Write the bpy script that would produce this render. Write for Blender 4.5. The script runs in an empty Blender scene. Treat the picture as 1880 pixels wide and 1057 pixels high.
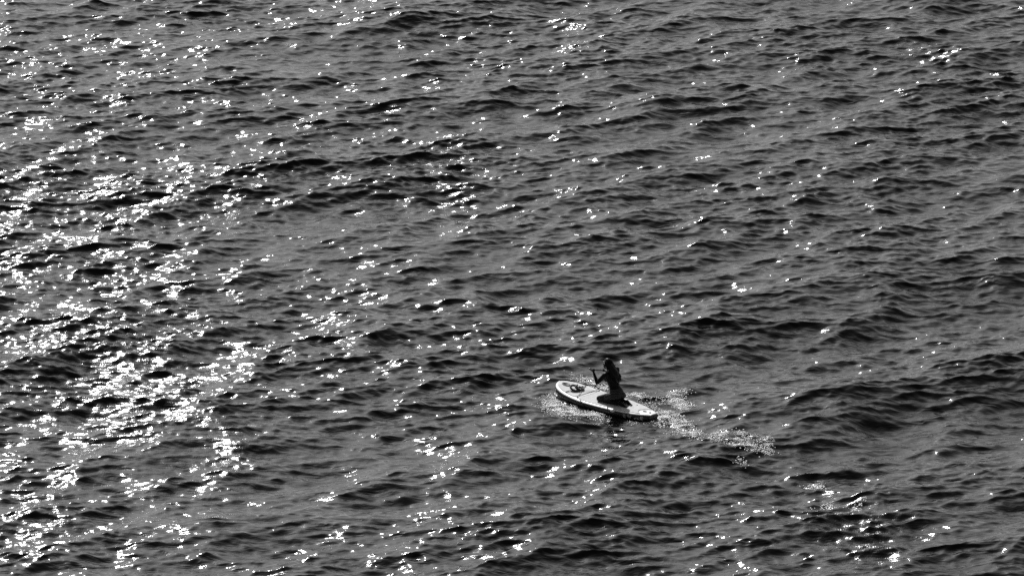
import bpy, bmesh, math, random
import numpy as np
from mathutils import Vector, Matrix

sc = bpy.context.scene
R = math.radians
SEED = 11
rng = np.random.default_rng(SEED)
random.seed(SEED)

# ------------------------------------------------------------------ camera
cam_d = bpy.data.cameras.new('camera')
cam = bpy.data.objects.new('camera', cam_d)
sc.collection.objects.link(cam)
cam.location = (0, 0, 35.0)
cam.rotation_euler = (R(90 - 15.917), 0, 0)
cam_d.sensor_width = 36.0
cam_d.lens = 36.0 * 10920 / 1880
cam_d.clip_start = 1.0
cam_d.clip_end = 60000
sc.camera = cam

# ------------------------------------------------------------------ world, sun, exposure (monochrome photograph: red channel of the sky)
SUN_AZ, SUN_EL = -15.0, 38.0
world = bpy.data.worlds.new('World')
sc.world = world
world.use_nodes = True
nt = world.node_tree
sky = nt.nodes.new('ShaderNodeTexSky')
sky.sky_type = 'NISHITA'
sky.sun_disc = False
sky.sun_elevation = R(SUN_EL)
sky.sun_rotation = R(SUN_AZ)
sky.dust_density = 2.3
sep = nt.nodes.new('ShaderNodeSeparateColor')
nt.links.new(sky.outputs[0], sep.inputs[0])
bg = nt.nodes['Background']
nt.links.new(sep.outputs[0], bg.inputs[0])
bg.inputs[1].default_value = 0.078

sun_d = bpy.data.lights.new('sun', 'SUN')
sun_d.energy = 4.5
sun_d.angle = R(0.53)
sun = bpy.data.objects.new('sun', sun_d)
sc.collection.objects.link(sun)
sdir = Vector((math.cos(R(SUN_EL)) * math.sin(R(SUN_AZ)), math.cos(R(SUN_EL)) * math.cos(R(SUN_AZ)), math.sin(R(SUN_EL))))
sun.rotation_euler = sdir.to_track_quat('Z', 'Y').to_euler()
sun.location = (0, 0, 80)

sc.view_settings.view_transform = 'Standard'
sc.view_settings.look = 'None'
sc.view_settings.exposure = 0.0
sc.view_settings.gamma = 1.0
sc.render.engine = 'CYCLES'
sc.cycles.use_denoising = False
sc.cycles.sample_clamp_direct = 24
sc.cycles.max_bounces = 5
sc.cycles.filter_width = 1.5

# ------------------------------------------------------------------ helpers
def mat(name, col, rough=0.5, spec=0.5, noise=0.0, nscale=30.0, bump=0.0, bscale=80.0):
    """grey procedural material with mottling and fine relief"""
    m = bpy.data.materials.new(name)
    m.use_nodes = True
    t = m.node_tree
    b = t.nodes['Principled BSDF']
    b.inputs['Roughness'].default_value = rough
    b.inputs['Specular IOR Level'].default_value = spec
    tc = t.nodes.new('ShaderNodeTexCoord')
    n = t.nodes.new('ShaderNodeTexNoise')
    n.inputs['Scale'].default_value = nscale
    n.inputs['Detail'].default_value = 4
    t.links.new(tc.outputs['Object'], n.inputs['Vector'])
    rp = t.nodes.new('ShaderNodeValToRGB')
    lo, hi = max(0.0, col * (1 - noise)), min(0.95, col * (1 + noise))
    rp.color_ramp.elements[0].position = 0.3
    rp.color_ramp.elements[1].position = 0.7
    rp.color_ramp.elements[0].color = (lo, lo, lo, 1)
    rp.color_ramp.elements[1].color = (hi, hi, hi, 1)
    t.links.new(n.outputs['Fac'], rp.inputs[0])
    t.links.new(rp.outputs[0], b.inputs['Base Color'])
    if bump:
        n2 = t.nodes.new('ShaderNodeTexNoise')
        n2.inputs['Scale'].default_value = bscale
        t.links.new(tc.outputs['Object'], n2.inputs['Vector'])
        bp = t.nodes.new('ShaderNodeBump')
        bp.inputs['Distance'].default_value = bump
        t.links.new(n2.outputs['Fac'], bp.inputs['Height'])
        t.links.new(bp.outputs[0], b.inputs['Normal'])
    return m

def link(name, me, m, parent=None):
    o = bpy.data.objects.new(name, me)
    sc.collection.objects.link(o)
    if m is not None:
        me.materials.append(m)
    o.parent = parent
    return o

def mesh_from(name, verts, faces, smooth=True):
    me = bpy.data.meshes.new(name)
    me.from_pydata([tuple(v) for v in verts], [], faces)
    me.update()
    if smooth:
        me.polygons.foreach_set('use_smooth', [True] * len(me.polygons))
    return me

def tag(o, label=None, cat=None, kind=None):
    if label: o['label'] = label
    if cat: o['category'] = cat
    if kind: o['kind'] = kind
    return o

class MB:
    """collects shapes of one part"""
    def __init__(s): s.v = []; s.f = []
    def add(s, vs, fs):
        b = len(s.v); s.v += [tuple(x) for x in vs]; s.f += [tuple(i + b for i in q) for q in fs]
    def tube(s, pts, rad, n=12, caps=True, rx=None, side=None):
        """swept tube through pts; rad = radii across 'side', rx = radii along the other axis"""
        pts = [Vector(p) for p in pts]
        if isinstance(rad, (int, float)): rad = [rad] * len(pts)
        rx = rx or rad
        vs = []; prev = Vector(side) if side else None
        for i, p in enumerate(pts):
            t = (pts[min(i + 1, len(pts) - 1)] - pts[max(i - 1, 0)]).normalized()
            if prev is None:
                prev = Vector((0, 0, 1)) if abs(t.z) < .9 else Vector((0, 1, 0))
            a = (prev - t * prev.dot(t)).normalized()
            b = t.cross(a)
            prev = a
            for k in range(n):
                an = 2 * math.pi * k / n
                vs.append(p + a * (math.cos(an) * rad[i]) + b * (math.sin(an) * rx[i]))
        fs = []
        for i in range(len(pts) - 1):
            for k in range(n):
                k2 = (k + 1) % n
                fs.append((i * n + k, i * n + k2, (i + 1) * n + k2, (i + 1) * n + k))
        if caps:
            fs.append(tuple(range(n - 1, -1, -1)))
            o = (len(pts) - 1) * n
            fs.append(tuple(o + k for k in range(n)))
        s.add(vs, fs)
    def ball(s, c, r, nu=16, nv=10, rot=None):
        """ellipsoid with radii r"""
        c = Vector(c); vs = []; fs = []
        rot = rot or Matrix.Identity(3)
        for j in range(1, nv):
            ph = math.pi * j / nv
            for i in range(nu):
                th = 2 * math.pi * i / nu
                vs.append(c + rot @ Vector((r[0] * math.sin(ph) * math.cos(th), r[1] * math.sin(ph) * math.sin(th), r[2] * math.cos(ph))))
        top = len(vs); vs.append(c + rot @ Vector((0, 0, r[2])))
        bot = len(vs); vs.append(c + rot @ Vector((0, 0, -r[2])))
        for j in range(nv - 2):
            for i in range(nu):
                i2 = (i + 1) % nu
                fs.append((j * nu + i, (j + 1) * nu + i, (j + 1) * nu + i2, j * nu + i2))
        for i in range(nu):
            i2 = (i + 1) % nu
            fs.append((top, i, i2)); fs.append((bot, (nv - 2) * nu + i2, (nv - 2) * nu + i))
        s.add(vs, fs)
    def capsule(s, a, b, ra, rb, n=14):
        """tapered limb segment with round ends"""
        a = Vector(a); b = Vector(b); d = (b - a).normalized()
        pts = []; rr = []
        for k in range(5):
            x = math.cos(math.pi / 2 * k / 4); pts.append(a - d * ra * x); rr.append(max(1e-4, ra * math.sin(math.pi / 2 * k / 4)))
        for k in range(5):
            x = math.sin(math.pi / 2 * k / 4); pts.append(b + d * rb * x); rr.append(max(1e-4, rb * math.cos(math.pi / 2 * k / 4)))
        s.tube(pts, rr, n)
    def build(s, name, m, parent=None, smooth=True):
        return link(name, mesh_from(name, s.v, s.f, smooth), m, parent)

# ------------------------------------------------------------------ where the board floats
BC = np.array([1.976, 114.08])
BANG = R(44.46)
BU = np.array([-math.sin(BANG), math.cos(BANG)])      # towards the nose
BR = np.array([math.cos(BANG), math.sin(BANG)])       # towards its right side

# ------------------------------------------------------------------ sea: wind chop as a summed wave spectrum
NX, NY, DX, DY = 1024, 2048, 0.037, 0.044
LX, LY = NX * DX, NY * DY

def field(lmin, lmax, mss, direction, spread, slope=0.0, choppy=0.0, power=4):
    """random sea of wavelengths lmin..lmax with mean square slope mss; returns height and horizontal shift"""
    kx = 2 * np.pi * np.fft.fftfreq(NX, DX)[None, :]
    ky = 2 * np.pi * np.fft.fftfreq(NY, DY)[:, None]
    k = np.sqrt(kx * kx + ky * ky); k[0, 0] = 1e-6
    lam = 2 * np.pi / k
    w = np.clip((np.log(lam) - np.log(lmin)) / 0.25, 0, 1) * np.clip((np.log(lmax) - np.log(lam)) / 0.25, 0, 1)
    cs = (kx * direction[0] + ky * direction[1]) / k
    S = w * k ** (-4.0 + slope) * (spread + (1 - spread) * np.abs(cs) ** power)
    a = np.sqrt(S) * (rng.normal(size=k.shape) + 1j * rng.normal(size=k.shape))
    a[0, 0] = 0
    h = np.fft.ifft2(a)
    hr = h.real
    sx = np.fft.ifft2(1j * kx * a).real; sy = np.fft.ifft2(1j * ky * a).real
    g = math.sqrt(mss / float((sx ** 2 + sy ** 2).mean()))
    dx = np.fft.ifft2(1j * kx / k * a).real * g * choppy
    dy = np.fft.ifft2(1j * ky / k * a).real * g * choppy
    return (hr * g).astype(np.float32), dx.astype(np.float32), dy.astype(np.float32)

def unit(a, b):
    l = math.hypot(a, b); return (a / l, b / l)

long_h, long_x, long_y = field(3.0, 9.0, 0.0045, unit(0.55, -0.85), 0.05, 0.0, 1.1)
mid_h, mid_x, mid_y = field(0.70, 3.2, 0.022, unit(0.50, -0.85), 0.12, 0.2, 1.0, 5)
chp_h, chp_x, chp_y = field(0.22, 0.80, 0.040, unit(0.22, -1.0), 0.06, 0.8, 0.8, 7)
rip_h, _, _ = field(0.11, 0.28, 0.022, unit(-0.15, -1.0), 0.20, 0.0, 0.0)
slk_h, _, _ = field(3.0, 16.0, 0.01, unit(1.0, 0.3), 0.6, 0.0, 0.0)
slk_h = np.clip(.5 + .5 * slk_h / slk_h.std(), 0, 1.5)      # patches of smoother water

def axis(lo, hi, d, far_lo, far_hi):
    core = np.arange(lo, hi, d)
    out = []; s = d; x = core[-1]
    while x < far_hi:
        s *= 1.28; x += s; out.append(x)
    inn = []; s = d; x = core[0]
    while x > far_lo:
        s *= 1.28; x -= s; inn.append(x)
    return np.array(inn[::-1] + list(core) + out)

X0, X1, Y0, Y1 = -14.2, 14.2, 101.0, 153.0
ax = axis(X0, X1, DX, -9000, 9000)
ay = axis(Y0, Y1, DY, -3000, 20000)
GX, GY = np.meshgrid(ax, ay)

def sample(t):
    u = (GX / DX) % NX; v = (GY / DY) % NY
    i = np.floor(u).astype(np.int32); j = np.floor(v).astype(np.int32)
    fu = (u - i).astype(np.float32); fv = (v - j).astype(np.float32)
    i %= NX; j %= NY; i2 = (i + 1) % NX; j2 = (j + 1) % NY
    return (t[j, i] * (1 - fu) + t[j, i2] * fu) * (1 - fv) + (t[j2, i] * (1 - fu) + t[j2, i2] * fu) * fv

# gusts that roughen the water in patches: (x, y, radius x, radius y, strength)
GUSTS = [(-8.6, 118.0, 3.6, 15.0, 0.55), (-11.1, 131.3, 1.1, 3.0, 1.0), (-9.8, 134.7, 0.8, 1.5, 0.5), (-8.3, 129.8, 1.4, 2.9, 0.8), (-6.5, 131.3, 0.7, 2.0, 0.3), (-8.3, 118.1, 1.4, 2.8, 1.0), (-7.0, 120.2, 0.6, 2.5, 0.6), (-7.3, 114.3, 1.4, 2.3, 1.5), (-5.3, 111.0, 0.6, 1.8, 1.5), (-8.5, 124.0, 0.7, 2.2, 0.6), (-8.8,
        106.6, 1.1, 2.0, 0.5), (-1.4, 133.2, 0.9, 3.0, 1.4), (-2.0, 128.4, 0.5, 1.4, 0.4), (-10.1, 126.6, 1.4, 2.8, 0.5), (6.4, 106.4, 1.1, 1.7, 1.6),
        (6.7, 105.3, 0.6, 1.3, 1.4), (10.3, 144.2, 0.8, 1.5, 1.6), (12.0, 141.4, 0.4, 1.7, 1.3), (8.8, 136.8, 0.8, 2.1, 0.3), (-9.7, 138.9, 0.5, 1.1,
        0.6), (-0.6, 118.7, 0.7, 1.2, 0.5), (-6.3, 108.9, 0.8, 1.4, 0.5), (5.9, 109.3, 0.6, 0.9, 0.5)]
# water churned by the board and the paddle: (x, y, radius x, radius y, strength)
def blob(cx, cy, rx, ry):
    return np.exp(-(((GX - cx) / rx) ** 2 + ((GY - cy) / ry) ** 2))
gust = np.zeros_like(GX)
for gx, gy, rx, ry, s in GUSTS:
    gust += s * blob(gx, gy, rx, ry)
WAKE = [(0.79, 114.26, 0.17, 0.45, 0.8), (0.92, 114.65, 0.11, 0.45, 1), (0.98, 114.01, 0.2, 0.45, 1), (1.16, 113.63, 0.2, 0.44, 0.9), (1.44, 113.51,
        0.13, 0.19, 0.9), (1.62, 113.51, 0.15, 0.32, 0.95), (1.78, 113.32, 0.11, 0.16, 0.6), (1.54, 115.94, 0.21, 0.36, 0.8), (1.76, 115.55, 0.17,
        0.33, 0.7), (1.91, 115.36, 0.11, 0.26, 0.6), (2.46, 114.97, 0.21, 0.26, 0.8), (2.65, 114.71, 0.11, 0.26, 0.7), (2.75, 114.2, 0.11, 0.19, 0.5),
        (3.28, 114.58, 0.21, 0.38, 1), (3.4, 114.26, 0.11, 0.32, 0.9), (3.03, 113.69, 0.15, 0.28, 0.9), (3.17, 113.38, 0.24, 0.22, 0.7), (2.93,
        113.38, 0.07, 0.38, 0.9), (3.31, 112.94, 0.2, 0.44, 1), (3.44, 112.51, 0.2, 0.43, 1), (3.58, 112.14, 0.15, 0.37, 1), (2.74, 113.07, 0.2, 0.12,
        0.6), (2.43, 113.13, 0.11, 0.13, 0.5), (4.07, 112.05, 0.21, 0.38, 1),
        (4.55, 112.15, 0.17, 0.34, 0.7), (4.44, 111.38, 0.17, 0.33, 0.95), (4.75, 111.19, 0.13, 0.28, 0.7), (5.07, 111.48, 0.1, 0.57, 0.85), (4.52,
        110.49, 0.17, 0.19, 0.35), (5.81, 109.15, 0.31, 0.18, 0.5), (5.76, 109.75, 0.14, 0.17, 0.4), (5.97, 107.88, 0.17, 0.27, 0.4), (6.48, 107.62,
        0.17, 0.22, 0.45)]
wake = np.zeros_like(GX)
for gx, gy, rx, ry, s in WAKE:
    wake = np.maximum(wake, s * blob(gx, gy, rx, ry))
fade = np.exp(-(np.maximum(0, np.maximum(X0 - GX, GX - X1)) / 60) ** 2) * np.exp(-(np.maximum(0, np.maximum(Y0 - GY, GY - Y1)) / 60) ** 2)
fine = np.exp(-(np.maximum(0, np.maximum(X0 - GX, GX - X1)) / 2) ** 2) * np.exp(-(np.maximum(0, np.maximum(Y0 - GY, GY - Y1)) / 2) ** 2)
# the hull calms and presses down the water under it
bl = (GX - BC[0]) * BU[0] + (GY - BC[1]) * BU[1]
bx = (GX - BC[0]) * BR[0] + (GY - BC[1]) * BR[1]
hull_d = np.sqrt((np.maximum(0, np.abs(bl) - 1.0)) ** 2 + (np.maximum(0, np.abs(bx) - .12)) ** 2)
calm = 1 - .85 * np.exp(-(hull_d / .55) ** 2)
under = np.exp(-(np.maximum(0, hull_d - .02) / .2) ** 4)
slick = sample(slk_h)
wz = (sample(long_h) + sample(mid_h) * (1 + .1 * gust)) * fade * calm + fine * (sample(chp_h) * (1.1 - .25 * slick + .25 * gust + .5 * wake) + sample(rip_h) * (1.1 - .35 * slick + .5 * gust + .8 * wake)) * (1 - .5 * under) * (.35 + .65 * calm)
wz = wz - .085 * under
sx = (sample(long_x) + sample(mid_x)) * fade * calm + sample(chp_x) * fine
sy = (sample(long_y) + sample(mid_y)) * fade * calm + sample(chp_y) * fine
vx = GX + sx * fine
vy = GY + sy * fine
ny_, nx_ = GX.shape
co = np.empty((ny_ * nx_, 3), np.float32)
co[:, 0] = vx.ravel(); co[:, 1] = vy.ravel(); co[:, 2] = wz.ravel()
idx = np.arange(ny_ * nx_, dtype=np.int32).reshape(ny_, nx_)
quads = np.stack([idx[:-1, :-1], idx[:-1, 1:], idx[1:, 1:], idx[1:, :-1]], -1).reshape(-1, 4)
sea_me = bpy.data.meshes.new('sea')
sea_me.vertices.add(len(co)); sea_me.vertices.foreach_set('co', co.ravel())
sea_me.loops.add(quads.size); sea_me.loops.foreach_set('vertex_index', quads.ravel())
sea_me.polygons.add(len(quads))
sea_me.polygons.foreach_set('loop_start', np.arange(0, quads.size, 4, dtype=np.int32))
sea_me.polygons.foreach_set('use_smooth', np.ones(len(quads), bool))
sea_me.update(calc_edges=True)
at = sea_me.attributes.new('churn', 'FLOAT', 'POINT')
at.data.foreach_set('value', wake.astype(np.float32).ravel())
at = sea_me.attributes.new('gust', 'FLOAT', 'POINT')
at.data.foreach_set('value', gust.astype(np.float32).ravel())

def water_material():
    m = bpy.data.materials.new('sea_water')
    m.use_nodes = True
    t = m.node_tree; N = t.nodes; Lk = t.links
    b = N['Principled BSDF']
    b.inputs['Base Color'].default_value = (.002, .002, .002, 1)
    b.inputs['IOR'].default_value = 1.333
    geo = N.new('ShaderNodeNewGeometry')
    ch = N.new('ShaderNodeAttribute'); ch.attribute_name = 'churn'
    gu = N.new('ShaderNodeAttribute'); gu.attribute_name = 'gust'
    def noise(scale, detail, stretch):
        mp = N.new('ShaderNodeMapping'); mp.inputs['Scale'].default_value = stretch
        Lk.new(geo.outputs['Position'], mp.inputs['Vector'])
        n = N.new('ShaderNodeTexNoise'); n.inputs['Scale'].default_value = scale; n.inputs['Detail'].default_value = detail
        Lk.new(mp.outputs[0], n.inputs['Vector'])
        return n.outputs['Fac']
    def math_(op, a, bb):
        n = N.new('ShaderNodeMath'); n.operation = op
        for i, x in enumerate((a, bb)):
            if isinstance(x, (int, float)): n.inputs[i].default_value = x
            else: Lk.new(x, n.inputs[i])
        return n.outputs[0]
    fine_ = noise(22, 2, (1.7, .8, 1))
    amp = math_('ADD', .0014, math_('MULTIPLY', gu.outputs['Fac'], .0024))
    h1 = math_('MULTIPLY', fine_, amp)
    Lk.new(math_('ADD', math_('ADD', .080, math_('MULTIPLY', gu.outputs['Fac'], .07)), math_('MULTIPLY', ch.outputs['Fac'], .22)), b.inputs['Roughness'])
    churn_ = noise(16, 2, (1.8, .6, 1))
    h2 = math_('MULTIPLY', churn_, math_('MULTIPLY', ch.outputs['Fac'], .021))
    def ridges(scale, rot, stretch, amp_):
        """sharp-crested small ripples"""
        mp = N.new('ShaderNodeMapping'); mp.inputs['Rotation'].default_value = (0, 0, rot); mp.inputs['Scale'].default_value = stretch
        Lk.new(geo.outputs['Position'], mp.inputs['Vector'])
        n = N.new('ShaderNodeTexNoise'); n.inputs['Scale'].default_value = scale; n.inputs['Detail'].default_value = 2.5; n.inputs['Distortion'].default_value = .4
        Lk.new(mp.outputs[0], n.inputs['Vector'])
        a_ = N.new('ShaderNodeMath'); a_.operation = 'ABSOLUTE'
        Lk.new(math_('SUBTRACT', n.outputs['Fac'], .5), a_.inputs[0])
        return math_('MULTIPLY', a_.outputs[0], -amp_)
    h1 = math_('ADD', h1, math_('ADD', ridges(2.4, .25, (.7, 1.5, 1), .034), ridges(3.3, -.45, (.7, 1.4, 1), .018)))
    bp = N.new('ShaderNodeBump'); bp.inputs['Distance'].default_value = 1.0; bp.inputs['Strength'].default_value = 1.0
    Lk.new(math_('ADD', h1, h2), bp.inputs['Height'])
    Lk.new(bp.outputs[0], b.inputs['Normal'])
    return m

sea = link('sea', sea_me, water_material())
tag(sea, 'dark choppy sea with glittering sun glints', 'sea', 'structure')

def water_z(x, y):
    """height of the dense sea grid at a point"""
    i = int(np.argmin(np.abs(ax - x))); j = int(np.argmin(np.abs(ay - y)))
    return float(wz[j, i])

# ------------------------------------------------------------------ the paddleboard
M_white = mat('white_board_skin', .80, .35, .5, .04, 12)
M_hull = mat('dark_board_side', .020, .35, .5, .2, 10)
M_pad = mat('grey_foam_deck_pad', .60, .8, .2, .12, 14, .0008, 300)
M_nosepad = mat('pale_nose_pad', .68, .8, .2, .05, 60, .0008, 300)
M_black = mat('black_rubber', .015, .6, .3, .3, 60)
M_cord = mat('grey_elastic_cord', .12, .7, .3, .3, 200)
M_letter = mat('faded_grey_lettering', .34, .5, .3, .3, 40)

board = bpy.data.objects.new('paddleboard', None)
sc.collection.objects.link(board)
board.location = (BC[0], BC[1], 0.0)
board.rotation_euler = (0, 0, BANG)
tag(board, 'white inflatable paddleboard with dark sides and grey deck pad carrying the kneeling woman', 'paddleboard')

YT, YN = -1.21, 1.46
_ky = [-1.21, -1.13, -.95, -.7, -.35, 0, .4, .75, .95, 1.12, 1.25, 1.34, 1.40, 1.44, 1.46]
_kw = [.115, .165, .25, .325, .38, .41, .425, .41, .39, .35, .30, .24, .18, .115, .02]
def half_w(y): return float(np.interp(y, _ky, _kw))
_yy = np.linspace(YT, YN, 561)
_ww = np.interp(_yy, _ky, _kw)
_ker = np.hanning(41); _ker /= _ker.sum()
_ws = np.convolve(np.pad(_ww, 20, mode='edge'), _ker, 'valid')
_mix = np.clip((YN - _yy) / .12, 0, 1) * np.clip((_yy - YT) / .12 + .25, 0, 1)
_ws = _ww * (1 - _mix) + _ws * _mix
def half_w(y): return float(np.interp(y, _yy, _ws))
def rock(y):
    z = 0.0
    if y > .25: z += .125 * ((y - .25) / 1.25) ** 2.1
    if y < -.7: z += .012 * ((-.7 - y) / .6) ** 2
    return z
TH = .150
DECK = .102
def deck_z(y, x=0.0):
    w = max(half_w(y), 1e-3)
    return DECK + rock(y) - .006 * min(1, (x / w) ** 2)

ys = list(np.linspace(YT, YN - .14, 52)) + list(YN - .14 * (1 - np.sin(np.linspace(0, math.pi / 2, 12)[1:])))
def section(y):
    """half ring of the rail from deck edge round to the bottom, right side; (x, z)"""
    w = half_w(y); r = min(TH / 2, max(w * .98, .006)) ; rz = TH / 2 * min(1, .45 + w / .25)
    zc = DECK + rock(y) - rz
    out = []
    for k in range(13):
        a = math.pi / 2 - math.pi * k / 12
        out.append((w - r + r * math.copysign(abs(math.cos(a)) ** .85, math.cos(a)), zc + rz * math.sin(a)))
    return out
def shell(lo, hi, top):
    vs = []; fs = []
    for y in ys:
        s = section(y)[lo:hi + 1]
        line = ([(x, z) for x, z in s[::-1]] + [(0, s[0][1] + .004)] if False else None)
        right = s; left = [(-x, z) for x, z in s]
        if top:
            row = right[::-1] + [(right[0][0] * q, right[0][1]) for q in (.66, .33, 0, -.33, -.66)] + left
        else:
            row = right + [(right[-1][0] * q, right[-1][1]) for q in (.66, .33, 0, -.33, -.66)] + left[::-1]
        vs += [(x, y, z) for x, z in row]
    n = len(row)
    for i in range(len(ys) - 1):
        for k in range(n - 1):
            fs.append((i * n + k, i * n + k + 1, (i + 1) * n + k + 1, (i + 1) * n + k) if top else (i * n + k, (i + 1) * n + k, (i + 1) * n + k + 1, i * n + k + 1))
    e = (len(ys) - 1) * n
    return vs, fs, n, e
vs, fs, n, e = shell(0, 3, True)
bm_ = MB(); bm_.add(vs, fs); bm_.add(vs[:n], [tuple(range(n))]); bm_.add(vs[e:], [tuple(range(n - 1, -1, -1))])
deck = bm_.build('deck', M_white, board)
vs, fs, n, e = shell(3, 12, False)
bm_ = MB(); bm_.add(vs, fs); bm_.add(vs[:n], [tuple(range(n - 1, -1, -1))]); bm_.add(vs[e:], [tuple(range(n))])
bm_.build('hull', M_hull, board)
for o in board.children:
    bmm = bmesh.new(); bmm.from_mesh(o.data); bmesh.ops.recalc_face_normals(bmm, faces=bmm.faces); bmm.to_mesh(o.data); bmm.free()
deck['label'] = 'white deck skin with rounded bright rail'

def pad(name, y0, y1, inset, m, h, rear=None, front=None, parent=board):
    """thin foam sheet that follows the deck; rear/front give the end curve as y offset of x"""
    nn, kk = 40, 14
    top = []
    for i in range(nn + 1):
        for k in range(-kk, kk + 1):
            q = k / kk
            a = y0 + (rear(q) if rear else 0); b = y1 + (front(q) if front else 0)
            y = a + (b - a) * i / nn
            x = q * max(.004, half_w(y) - inset)
            top.append((x, y, deck_z(y) + h))
    w = 2 * kk + 1
    vs = top + [(x, y, z - h + .001) for x, y, z in top]; o = len(top); fs = []
    for i in range(nn):
        for k in range(w - 1):
            fs.append((i * w + k, i * w + k + 1, (i + 1) * w + k + 1, (i + 1) * w + k))
    rim = [k for k in range(w)] + [i * w + w - 1 for i in range(1, nn + 1)] + [nn * w + k for k in range(w - 2, -1, -1)] + [i * w for i in range(nn - 1, 0, -1)]
    for a, b in zip(rim, rim[1:] + rim[:1]):
        fs.append((a, a + o, b + o, b))
    mb = MB(); mb.add(vs, fs)
    return mb.build(name, m, parent)
pad('deck_pad', -.93, .60, .060, M_pad, .006, rear=lambda q: -.16 * abs(q) ** 1.5 + .10, front=lambda q: .04 * (1 - q * q))
pad('nose_pad', .70, 1.36, .085, M_nosepad, .005)

def disc(name, x, y, r, h, m, ry=None, parent=board, ring=False):
    mb = MB(); z = deck_z(y)
    n = 24; ry = ry or r
    prof = [(1.0, 0.0), (1.0, h * .7), (.9, h), (.6, h), (.5, h * .5), (.0, h * .4)] if ring else [(1.0, 0), (1.0, h * .7), (.85, h), (0.0, h)]
    vs = []; fs = []
    for s, hz in prof:
        for k in range(n):
            a = 2 * math.pi * k / n
            vs.append((x + r * s * math.cos(a), y + ry * s * math.sin(a), deck_z(y + ry * s * math.sin(a)) + hz + .001))
    for i in range(len(prof) - 1):
        for k in range(n):
            k2 = (k + 1) % n
            fs.append((i * n + k, i * n + k2, (i + 1) * n + k2, (i + 1) * n + k))
    mb.add(vs, fs)
    return mb.build(name, m, parent)
disc('nose_handle', 0.0, 1.26, .072, .014, M_black, .10, ring=True)['label'] = 'black oval nose handle'
disc('air_valve', 0.0, -.96, .030, .008, M_black, .045, ring=True)
disc('leash_ring', 0.0, -1.11, .018, .012, M_black, .022)
disc('rear_anchor', .19, -.56, .013, .012, M_black)

# elastic cords on the nose and their anchor rings
anch = [(-.27, .98), (.27, .98), (-.31, .63), (.31, .63)]
for x, y in anch:
    disc('cord_anchor', x, y, .018, .014, M_black)
def cord(a, b):
    mb = MB(); pts = []
    for i in range(13):
        t = i / 12; x = a[0] + (b[0] - a[0]) * t; y = a[1] + (b[1] - a[1]) * t
        pts.append((x, y, deck_z(y) + .014 + .01 * math.sin(math.pi * t)))
    mb.tube(pts, .0045, 6)
    return mb.build('elastic_cord', M_cord, board)
cord(anch[0], anch[3]); cord(anch[1], anch[2]); cord(anch[0], anch[1]); cord(anch[2], anch[3])

# strap hanging over the near rail, and the white carry-handle patch on it
def rail_strip(name, y0, y1, k0, k1, off, m, width=None):
    mb = MB(); nn = 8; vs = []; fs = []
    ks = list(np.linspace(k0, k1, 14))
    for kf in ks:
        for i in range(nn + 1):
            y = y0(kf) + (y1(kf) - y0(kf)) * i / nn
            s = section(y); k = int(min(11, max(0, math.floor(kf)))); f = kf - k
            if kf < 0:
                x, z = s[0][0] + kf * .05, s[0][1]; nx, nz = 0, 1
            else:
                x = s[k][0] + (s[k + 1][0] - s[k][0]) * f; z = s[k][1] + (s[k + 1][1] - s[k][1]) * f
                a = math.pi / 2 - math.pi * kf / 12; nx, nz = math.cos(a), math.sin(a)
            vs.append((-(x + nx * off), y, z + nz * off))
    w = nn + 1; o = len(vs)
    vs += [(x * .985, y, z - .003) for x, y, z in vs[:o]]
    for j in range(len(ks) - 1):
        for i in range(nn):
            fs.append((j * w + i, (j + 1) * w + i, (j + 1) * w + i + 1, j * w + i + 1))
    rim = list(range(w)) + [j * w + nn for j in range(1, len(ks))] + [(len(ks) - 1) * w + i for i in range(nn - 1, -1, -1)] + [j * w for j in range(len(ks) - 2, 0, -1)]
    for a, b in zip(rim, rim[1:] + rim[:1]): fs.append((a, b, b + o, a + o))
    mb.add(vs, fs)
    return mb.build(name, m, board)
rail_strip('rail_strap', lambda k: .50 - .035 * k, lambda k: .535 - .035 * k, -1.6, 8.0, .006, M_black)['label'] = 'black strap hanging over the near rail'
rail_strip('rail_patch', lambda k: -.455, lambda k: -.365, -.4, 4.6, .005, M_white)
# big faded characters on the near side by the tail
def side_bar(yc, wd, ka, kb, lean=0.0):
    rail_strip('side_letter', lambda k: yc - wd / 2 + lean * (k - ka), lambda k: yc + wd / 2 + lean * (k - ka), ka, kb, .003, M_letter)
side_bar(-.70, .050, 4.2, 8.0)
side_bar(-.77, .040, 4.2, 7.2, -.014); side_bar(-.85, .040, 4.2, 7.2, .014)
side_bar(-.94, .035, 6.2, 8.2, .012); side_bar(-.975, .035, 6.2, 8.2, -.012)
side_bar(-1.06, .050, 4.2, 8.2)
mb = MB()   # fin under the tail
fin = [(0, -1.10), (0, -.86)]
prof = [(-.90, -.02), (-1.02, -.10), (-1.12, -.20), (-1.17, -.21), (-1.13, -.10), (-1.10, -.02)]
mb.add([(-.006, y, z) for y, z in prof] + [(.006, y, z) for y, z in prof], [tuple(range(6)), tuple(range(11, 5, -1))] + [(i, i + 6, (i + 1) % 6 + 6, (i + 1) % 6) for i in range(6)])
mb.build('fin', M_black, board, False)

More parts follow.
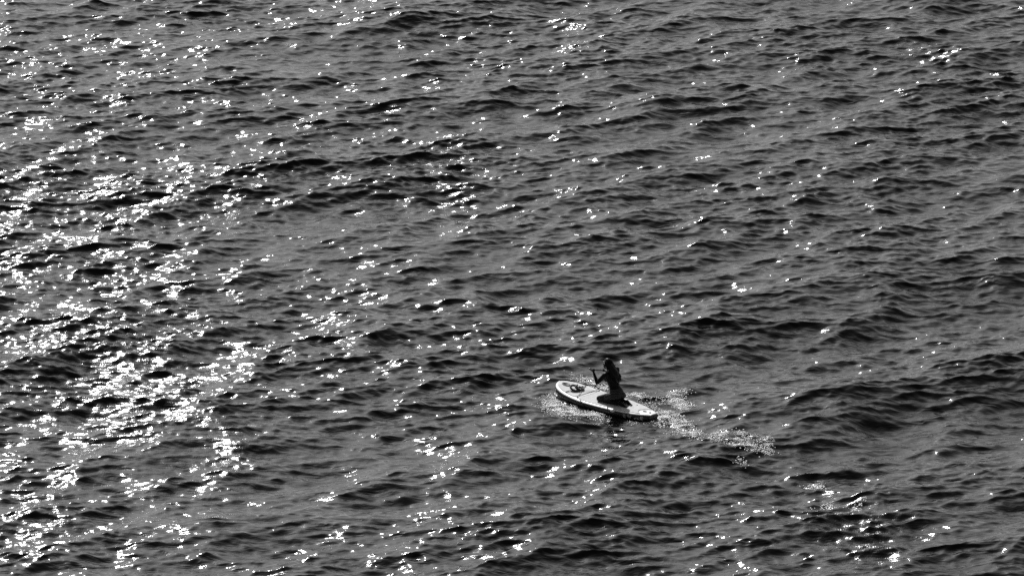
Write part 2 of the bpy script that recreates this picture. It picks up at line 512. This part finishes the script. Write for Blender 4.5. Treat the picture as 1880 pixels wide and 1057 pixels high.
# ------------------------------------------------------------------ dark looped strap lying on the nose
def on_board(x, y, z): return tuple(list(BC + BR * x + BU * y) + [z])
M_strap = mat('dark_webbing', .03, .7, .3, .4, 90)
ls = bpy.data.objects.new('looped_strap', None); sc.collection.objects.link(ls)
lx0, ly0 = -.005, .93
ls.location = on_board(lx0, ly0, deck_z(ly0)); ls.rotation_euler = (0, 0, BANG)
tag(ls, 'dark looped strap lying loosely on the front deck under the cords', 'strap')
def loop_part(name, cx, cy, ra, rb, tilt, r0, turns=1.0, lift=.05, ph=0):
    mb = MB(); pts = []
    for i in range(33):
        a = ph + 2 * math.pi * turns * i / 32
        x = cx + ra * math.cos(a) * math.cos(tilt) - rb * math.sin(a) * math.sin(tilt)
        y = cy + ra * math.cos(a) * math.sin(tilt) + rb * math.sin(a) * math.cos(tilt)
        pts.append((x, y, .024 + lift * (.5 + .5 * math.sin(a + .6)) + rock(ly0 + y) - rock(ly0)))
    mb.tube(pts, r0, 8)
    return mb.build(name, M_strap, ls)
loop_part('strap_loop', -.06, .02, .075, .085, .3, .023, .97, .055)
loop_part('strap_loop', .02, -.02, .055, .07, 1.1, .019, .8, .05, 1.0)
loop_part('strap_end', .11, -.02, .085, .028, .9, .018, .55, .02, 2.4)
loop_part('strap_end', .08, .08, .07, .022, .6, .016, .5, .02, .4)

# ------------------------------------------------------------------ the kneeling woman (board coordinates, then placed)
PZ = deck_z(0) + .006
M_skin = mat('tanned_skin', .012, .5, .12, .12, 25)
M_hair = mat('dark_hair', .004, .34, .28, .4, 90)
def stripes_mat():
    m = mat('striped_swim_shorts', .05, .7, .3, .2, 40)
    t = m.node_tree; b = t.nodes['Principled BSDF']
    tc = t.nodes['Texture Coordinate']
    w = t.nodes.new('ShaderNodeTexWave'); w.bands_direction = 'Z'; w.inputs['Scale'].default_value = 11; w.inputs['Distortion'].default_value = 2.2
    w.inputs['Detail Scale'].default_value = 1.2
    t.links.new(tc.outputs['Object'], w.inputs['Vector'])
    rp = t.nodes.new('ShaderNodeValToRGB')
    rp.color_ramp.elements[0].position = .55; rp.color_ramp.elements[0].color = (.012, .012, .012, 1)
    rp.color_ramp.elements[1].position = .75; rp.color_ramp.elements[1].color = (.07, .07, .07, 1)
    t.links.new(w.outputs['Fac'], rp.inputs[0]); t.links.new(rp.outputs[0], b.inputs['Base Color'])
    return m
M_short = stripes_mat()
M_top = mat('dark_swim_top', .02, .7, .3, .3, 60)
M_eye = mat('eye', .3, .2, .5, .1, 60)

person = bpy.data.objects.new('person', None); sc.collection.objects.link(person)
person.location = on_board(0, -.15, PZ); person.rotation_euler = (0, 0, BANG)
tag(person, 'woman with long dark hair and striped shorts kneeling on the paddleboard, holding a paddle', 'person')
PO = Vector((0, -.15, PZ))
def P(x, y, z): return Vector((x, y, z)) - PO

pel, wai, che, nkb, nk, hd = P(0, -.17, .315), P(0, -.105, .44), P(0, -.03, .585), P(0, .015, .705), P(0, .055, .775), P(0, .098, .868)
shL, elL, wrL, haL = P(-.165, .0, .690), P(-.245, .137, .515), P(-.215, .262, .688), P(-.20, .300, .735)
shR, elR, wrR, haR = P(.165, .01, .690), P(.285, .20, .575), P(.30, .40, .585), P(.300, .458, .590)
# paddle line: from the grip past both hands to the blade
padA, padB = P(-.285, .275, .765), P(1.0, .735, .375)
pdir = (padB - padA).normalized()
def on_paddle(p): return padA + pdir * ((p - padA).dot(pdir))
haL = on_paddle(haL); haR = on_paddle(haR)
wrL = haL + (elL - haL).normalized() * .072; wrR = haR + (elR - haR).normalized() * .072

b = MB()
# torso as one swept form: radii side to side / front to back
spine = [P(0, -.20, .200), P(0, -.19, .26), pel, P(0, -.14, .385), wai, P(0, -.07, .515), che, P(0, .0, .645), nkb + Vector((0, -.005, -.008)), nkb + Vector((0, .01, .03))]
b.tube(spine, [.10, .148, .160, .138, .116, .122, .138, .142, .105, .05], 24, True, [.08, .112, .118, .095, .080, .085, .096, .086, .062, .045], side=(1, 0, 0))
b.ball(P(-.075, -.235, .262), (.085, .085, .085)); b.ball(P(.075, -.235, .262), (.085, .085, .085))
b.ball(P(-.065, .055, .575), (.052, .045, .052)); b.ball(P(.065, .055, .575), (.052, .045, .052))
b.capsule(nkb, nk + Vector((0, .012, .02)), .050, .044)
# head
b.ball(hd + Vector((0, -.008, .012)), (.073, .090, .098), 24, 16)
b.ball(hd + Vector((0, .035, -.045)), (.054, .052, .062))
b.ball(hd + Vector((0, .068, -.090)), (.022, .020, .018))          # chin
b.capsule(hd + Vector((0, .084, .012)), hd + Vector((0, .103, -.026)), .008, .013, 8)   # nose
b.ball(hd + Vector((0, .080, .026)), (.046, .014, .010))           # brow
b.ball(hd + Vector((0, .083, -.052)), (.022, .010, .008))          # lips
for s in (-1, 1):
    b.ball(hd + Vector((s * .075, .0, -.008)), (.010, .020, .030))  # ears
# arms
for sh, el, wr, ha, s in ((shL, elL, wrL, haL, -1), (shR, elR, wrR, haR, 1)):
    b.capsule(P(s * .10, .0, .680), sh, .055, .050)
    b.capsule(sh, el, .051, .038)
    mid = el + (wr - el) * .3
    b.capsule(el, mid, .038, .036); b.capsule(mid, wr, .036, .023)
    # hand: palm beside the shaft, four fingers wrapped round it, thumb closing from the other side
    ax1 = pdir; tow = (wr - ha).normalized(); tow = (tow - ax1 * tow.dot(ax1)).normalized(); nrm = ax1.cross(tow)
    pc_ = ha + tow * .030
    b.capsule(wr, pc_, .021, .020)
    b.tube([pc_ - ax1 * .036, pc_ + ax1 * .036], [.014, .014], 10, True, [.026, .026], side=nrm)
    for q in range(4):
        fo = ax1 * (-.030 + .020 * q); rr = .021; L_ = (.9, 1.0, .97, .8)[q]
        pts = []
        for k in range(7):
            a = 2.6 * L_ * k / 6 - .1
            pts.append(ha + fo + tow * (rr * math.cos(a)) + nrm * (rr * math.sin(a)))
        b.tube(pts, [.0088, .0088, .0086, .0084, .008, .0076, .006], 8)
    b.tube([pc_ - ax1 * .034 * s - nrm * .008, ha - ax1 * .036 * s - nrm * .020, ha - ax1 * .016 * s - nrm * .021 - tow * .008, ha - ax1 * .002 * s - nrm * .018 - tow * .014], [.011, .010, .0095, .0075], 8)
# legs folded under, sitting on the heels
for s in (-1, 1):
    hip = P(s * .085, -.165, .262); kn = P(s * .165, .155, .170); kn2 = P(s * .165, .165, .158); ank = P(s * .105, -.325, .145)
    b.capsule(hip, hip + (kn - hip) * .45, .098, .084); b.capsule(hip + (kn - hip) * .45, kn, .084, .058)
    b.capsule(kn, kn2, .056, .051)
    cf = kn2 + (ank - kn2) * .4 + Vector((0, 0, .008))
    b.capsule(kn2, cf, .049, .054); b.capsule(cf, ank, .054, .033)
    heel = P(s * .095, -.375, .172); ball_ = P(s * .085, -.475, .127); toe = P(s * .08, -.525, .119)
    b.capsule(ank, heel, .033, .030); b.capsule(heel, ball_, .030, .022); b.capsule(ank, ball_, .028, .022)
    for q in range(5):
        fo = Vector((s * (-.026 + .013 * q), 0, 0))
        b.capsule(ball_ + fo + Vector((0, 0, -.006)), toe + fo + Vector((0, .012 * abs(q - 1) * .5, -.003)), .010, .0085 if q else .011, 8)
raw = b.build('raw_body', M_skin)
md = raw.modifiers.new('r', 'REMESH'); md.mode = 'VOXEL'; md.voxel_size = .0055
md = raw.modifiers.new('s', 'SMOOTH'); md.factor = .5; md.iterations = 4
dg = bpy.context.evaluated_depsgraph_get()
body_me = bpy.data.meshes.new_from_object(raw.evaluated_get(dg))
bpy.data.objects.remove(raw)
body_me.polygons.foreach_set('use_smooth', [True] * len(body_me.polygons))
body_me.materials.clear()
body = link('body', body_me, M_skin, person)

def garment(name, test, off, m):
    """cloth cut from the body surface and lifted off it, with a folded hem"""
    bm = bmesh.new(); bm.from_mesh(body_me)
    bm.normal_update()
    dele = [f for f in bm.faces if not test(f.calc_center_median() + PO)]
    bmesh.ops.delete(bm, geom=dele, context='FACES')
    bm.normal_update()
    for v in bm.verts: v.co += v.normal * off
    edges = [e for e in bm.edges if e.is_boundary]
    ret = bmesh.ops.extrude_edge_only(bm, edges=edges)
    for v in [g for g in ret['geom'] if isinstance(g, bmesh.types.BMVert)]: v.co -= v.normal * off * 1.3
    me = bpy.data.meshes.new(name); bm.to_mesh(me); bm.free()
    me.polygons.foreach_set('use_smooth', [True] * len(me.polygons)); me.materials.clear()
    return link(name, me, m, person)
def in_shorts(c):
    top = .405 + .10 * 0 - .10 * (c.y + .14)
    return c.z < top and c.z > .235 - .25 * (c.y + .25) and c.y < -.02 and c.y > -.36 and abs(c.x) < .21
garment('shorts', in_shorts, .005, M_short)
def in_top(c):
    if abs(c.x) > .145: return False
    if c.y < -.02: return .572 < c.z < .588
    return .535 < c.z < .615 and c.y > -.02
garment('swim_top', in_top, .004, M_top)
for s in (-1, 1):
    e_ = MB(); e_.ball(hd + Vector((s * .030, .074, .008)), (.012, .010, .010), 12, 8); e_.build('eye', M_eye, person)

# hair: a full mass on the crown falling down the back, made of strands over a core
h = MB()
h.tube([hd + Vector((0, -.030, .060)), hd + Vector((.0, -.070, .0)), hd + Vector((.012, -.105, -.075)), P(.035, -.085, .70), P(.05, -.115, .62), P(.055, -.140, .545), P(.055, -.150, .50)],
       [.068, .084, .092, .098, .090, .064, .024], 16, True, [.055, .055, .052, .052, .048, .036, .014], side=(1, 0, 0))
h.ball(hd + Vector((0, -.018, .020)), (.086, .096, .102), 24, 14)
rs = random.Random(4)
for i in range(620):
    th = rs.uniform(-math.pi, math.pi); ph = math.acos(rs.uniform(-.1, 1))
    d = Vector((math.sin(ph) * math.sin(th), math.sin(ph) * math.cos(th), math.cos(ph)))
    if d.y > .55 and d.z < .75: continue
    r_ = Vector((.090, .100, .106))
    p0 = hd + Vector((0, -.018, .018)) + Vector((d.x * r_.x, d.y * r_.y, d.z * r_.z))
    side_ = max(-1, min(1, d.x * 1.2 + rs.gauss(0, .25)))
    end = P(.05 + side_ * .10 + rs.gauss(0, .012), -.150 + rs.gauss(0, .016) + .03 * abs(side_), .475 + rs.uniform(-.02, .10) + .05 * abs(side_))
    m1 = hd + Vector((d.x * .115 + .01, -.085 - .03 * rs.random(), -.045 + .03 * d.z)); m2 = P(.035 + side_ * .115, -.115 - .025 * rs.random(), .66)
    pts = []
    wv = rs.uniform(0, 6.28)
    for k in range(11):
        t = k / 10
        p = p0 * (1 - t) ** 3 + m1 * 3 * t * (1 - t) ** 2 + m2 * 3 * t * t * (1 - t) + end * t ** 3
        p = p + Vector((math.sin(wv + t * 9), math.cos(wv + t * 8), 0)) * .006 * t
        pts.append(p)
    h.tube(pts, [.0035, .0045, .005, .005, .005, .005, .0045, .004, .003, .0022, .001], 5)
h.build('hair', M_hair, person)

# ------------------------------------------------------------------ the paddle she holds
M_shaft = mat('dark_paddle_shaft', .03, .35, .5, .2, 30)
M_blade = mat('dark_paddle_blade', .02, .4, .5, .2, 30)
wA = padA + PO
paddle = bpy.data.objects.new('paddle', None); sc.collection.objects.link(paddle)
paddle.location = on_board(wA.x, wA.y, wA.z); paddle.rotation_euler = (0, 0, BANG)
tag(paddle, 'dark slim paddle held up across the chest by the kneeling woman', 'paddle')
PL = (padB - padA).length
mb = MB(); mb.tube([pdir * .0, pdir * (PL - .36)], .0125, 14); mb.build('shaft', M_shaft, paddle)
gd = pdir.cross(Vector((0, 0, 1))).normalized(); gu_ = gd.cross(pdir)
gax = (gd * .8 + gu_ * -.45).normalized()
mb = MB(); mb.tube([gax * -.052, gax * -.03, gax * .03, gax * .052], [.010, .0145, .0145, .010], 12); mb.build('grip', M_shaft, paddle)
mb = MB()
prof = [(0.0, .014), (.05, .022), (.12, .055), (.20, .075), (.28, .078), (.34, .062), (.37, .02)]
bw = gd
pts = [pdir * (PL - .37 + t) for t, _ in prof]
mb.tube(pts, [w for _, w in prof], 16, True, [.013, .011, .008, .007, .006, .005, .003], side=gu_)
mb.build('blade', M_blade, paddle)

# ------------------------------------------------------------------ foam bubbles churned up round the board
M_foam = mat('white_foam', .90, .25, .5, .05, 40)
_t = M_foam.node_tree; _tr = _t.nodes.new('ShaderNodeBsdfTranslucent'); _tr.inputs[0].default_value = (.9, .9, .9, 1)
_mx = _t.nodes.new('ShaderNodeMixShader'); _mx.inputs[0].default_value = .25
_t.links.new(_t.nodes['Principled BSDF'].outputs[0], _mx.inputs[1]); _t.links.new(_tr.outputs[0], _mx.inputs[2])
_t.links.new(_mx.outputs[0], _t.nodes['Material Output'].inputs['Surface'])
ico = bmesh.new(); bmesh.ops.create_icosphere(ico, subdivisions=1, radius=1.0)
iv = np.array([v.co for v in ico.verts], np.float32); ifc = np.array([[v.index for v in f.verts] for f in ico.faces], np.int32); ico.free()
fr = np.random.default_rng(5)
cs = []
for gx, gy, rx, ry, s in WAKE:
    nb = int(10000 * rx * ry * s * s)
    # bubbles gather in small dense rafts
    while nb > 0:
        c0 = fr.normal(size=2) * np.array([rx, ry]) * .40 + np.array([gx, gy])
        k = int(fr.integers(6, 70)); nb -= k
        sp = .010 + .0008 * k
        a = fr.uniform(-.5, .5); L_ = fr.uniform(1.0, 2.6)
        for q in range(k):
            u_, v_ = fr.normal(size=2) * sp
            u_ *= L_
            cs.append((c0[0] + u_ * math.cos(a) - v_ * math.sin(a), c0[1] + 1.6 * (u_ * math.sin(a) + v_ * math.cos(a)), fr.uniform(.0055, .016)))
cs = np.array(cs)
ii = np.clip(np.searchsorted(ax, cs[:, 0]), 0, nx_ - 1); jj = np.clip(np.searchsorted(ay, cs[:, 1]), 0, ny_ - 1)
cl = (cs[:, :2] - BC) @ BU; cx = (cs[:, :2] - BC) @ BR
keep = ~((np.abs(cx) < np.interp(cl, _yy, _ws, 0, 0) + .03) & (cl > YT - .10) & (cl < YN + .04))
cs, ii, jj = cs[keep], ii[keep], jj[keep]
fu = np.clip((cs[:, 0] - ax[ii - 1]) / (ax[ii] - ax[ii - 1]), 0, 1); fv = np.clip((cs[:, 1] - ay[jj - 1]) / (ay[jj] - ay[jj - 1]), 0, 1)
foam_z = (wz[jj - 1, ii - 1] * (1 - fu) + wz[jj - 1, ii] * fu) * (1 - fv) + (wz[jj, ii - 1] * (1 - fu) + wz[jj, ii] * fu) * fv
pos = np.stack([cs[:, 0] + (vx - GX)[jj, ii], cs[:, 1] + (vy - GY)[jj, ii], foam_z + .0025], -1).astype(np.float32)
sz = cs[:, 2].astype(np.float32)
V = pos[:, None, :] + iv[None] * (sz[:, None, None] * np.array([1.4, 1.6, .22], np.float32))
# flecks lie along the slope of the water
_i = np.clip(ii, 1, nx_ - 2); _j = np.clip(jj, 1, ny_ - 2)
_gx = (wz[_j, _i + 1] - wz[_j, _i - 1]) / (ax[_i + 1] - ax[_i - 1]); _gy = (wz[_j + 1, _i] - wz[_j - 1, _i]) / (ay[_j + 1] - ay[_j - 1])
V[:, :, 2] += _gx[:, None] * (V[:, :, 0] - pos[:, None, 0]) + _gy[:, None] * (V[:, :, 1] - pos[:, None, 1])
F = (ifc[None] + (np.arange(len(cs), dtype=np.int32) * len(iv))[:, None, None]).reshape(-1, 3)
foam_me = bpy.data.meshes.new('wake_foam')
foam_me.vertices.add(V.shape[0] * V.shape[1]); foam_me.vertices.foreach_set('co', V.reshape(-1))
foam_me.loops.add(F.size); foam_me.loops.foreach_set('vertex_index', F.ravel())
foam_me.polygons.add(len(F)); foam_me.polygons.foreach_set('loop_start', np.arange(0, F.size, 3, dtype=np.int32))
foam_me.polygons.foreach_set('use_smooth', np.ones(len(F), bool))
foam_me.update(calc_edges=True)
foam = link('wake_foam', foam_me, M_foam)
tag(foam, 'white foam bubbles of the wake beside and behind the paddleboard', 'foam', 'stuff')
print('foam bubbles', len(cs), 'sea quads', len(quads))
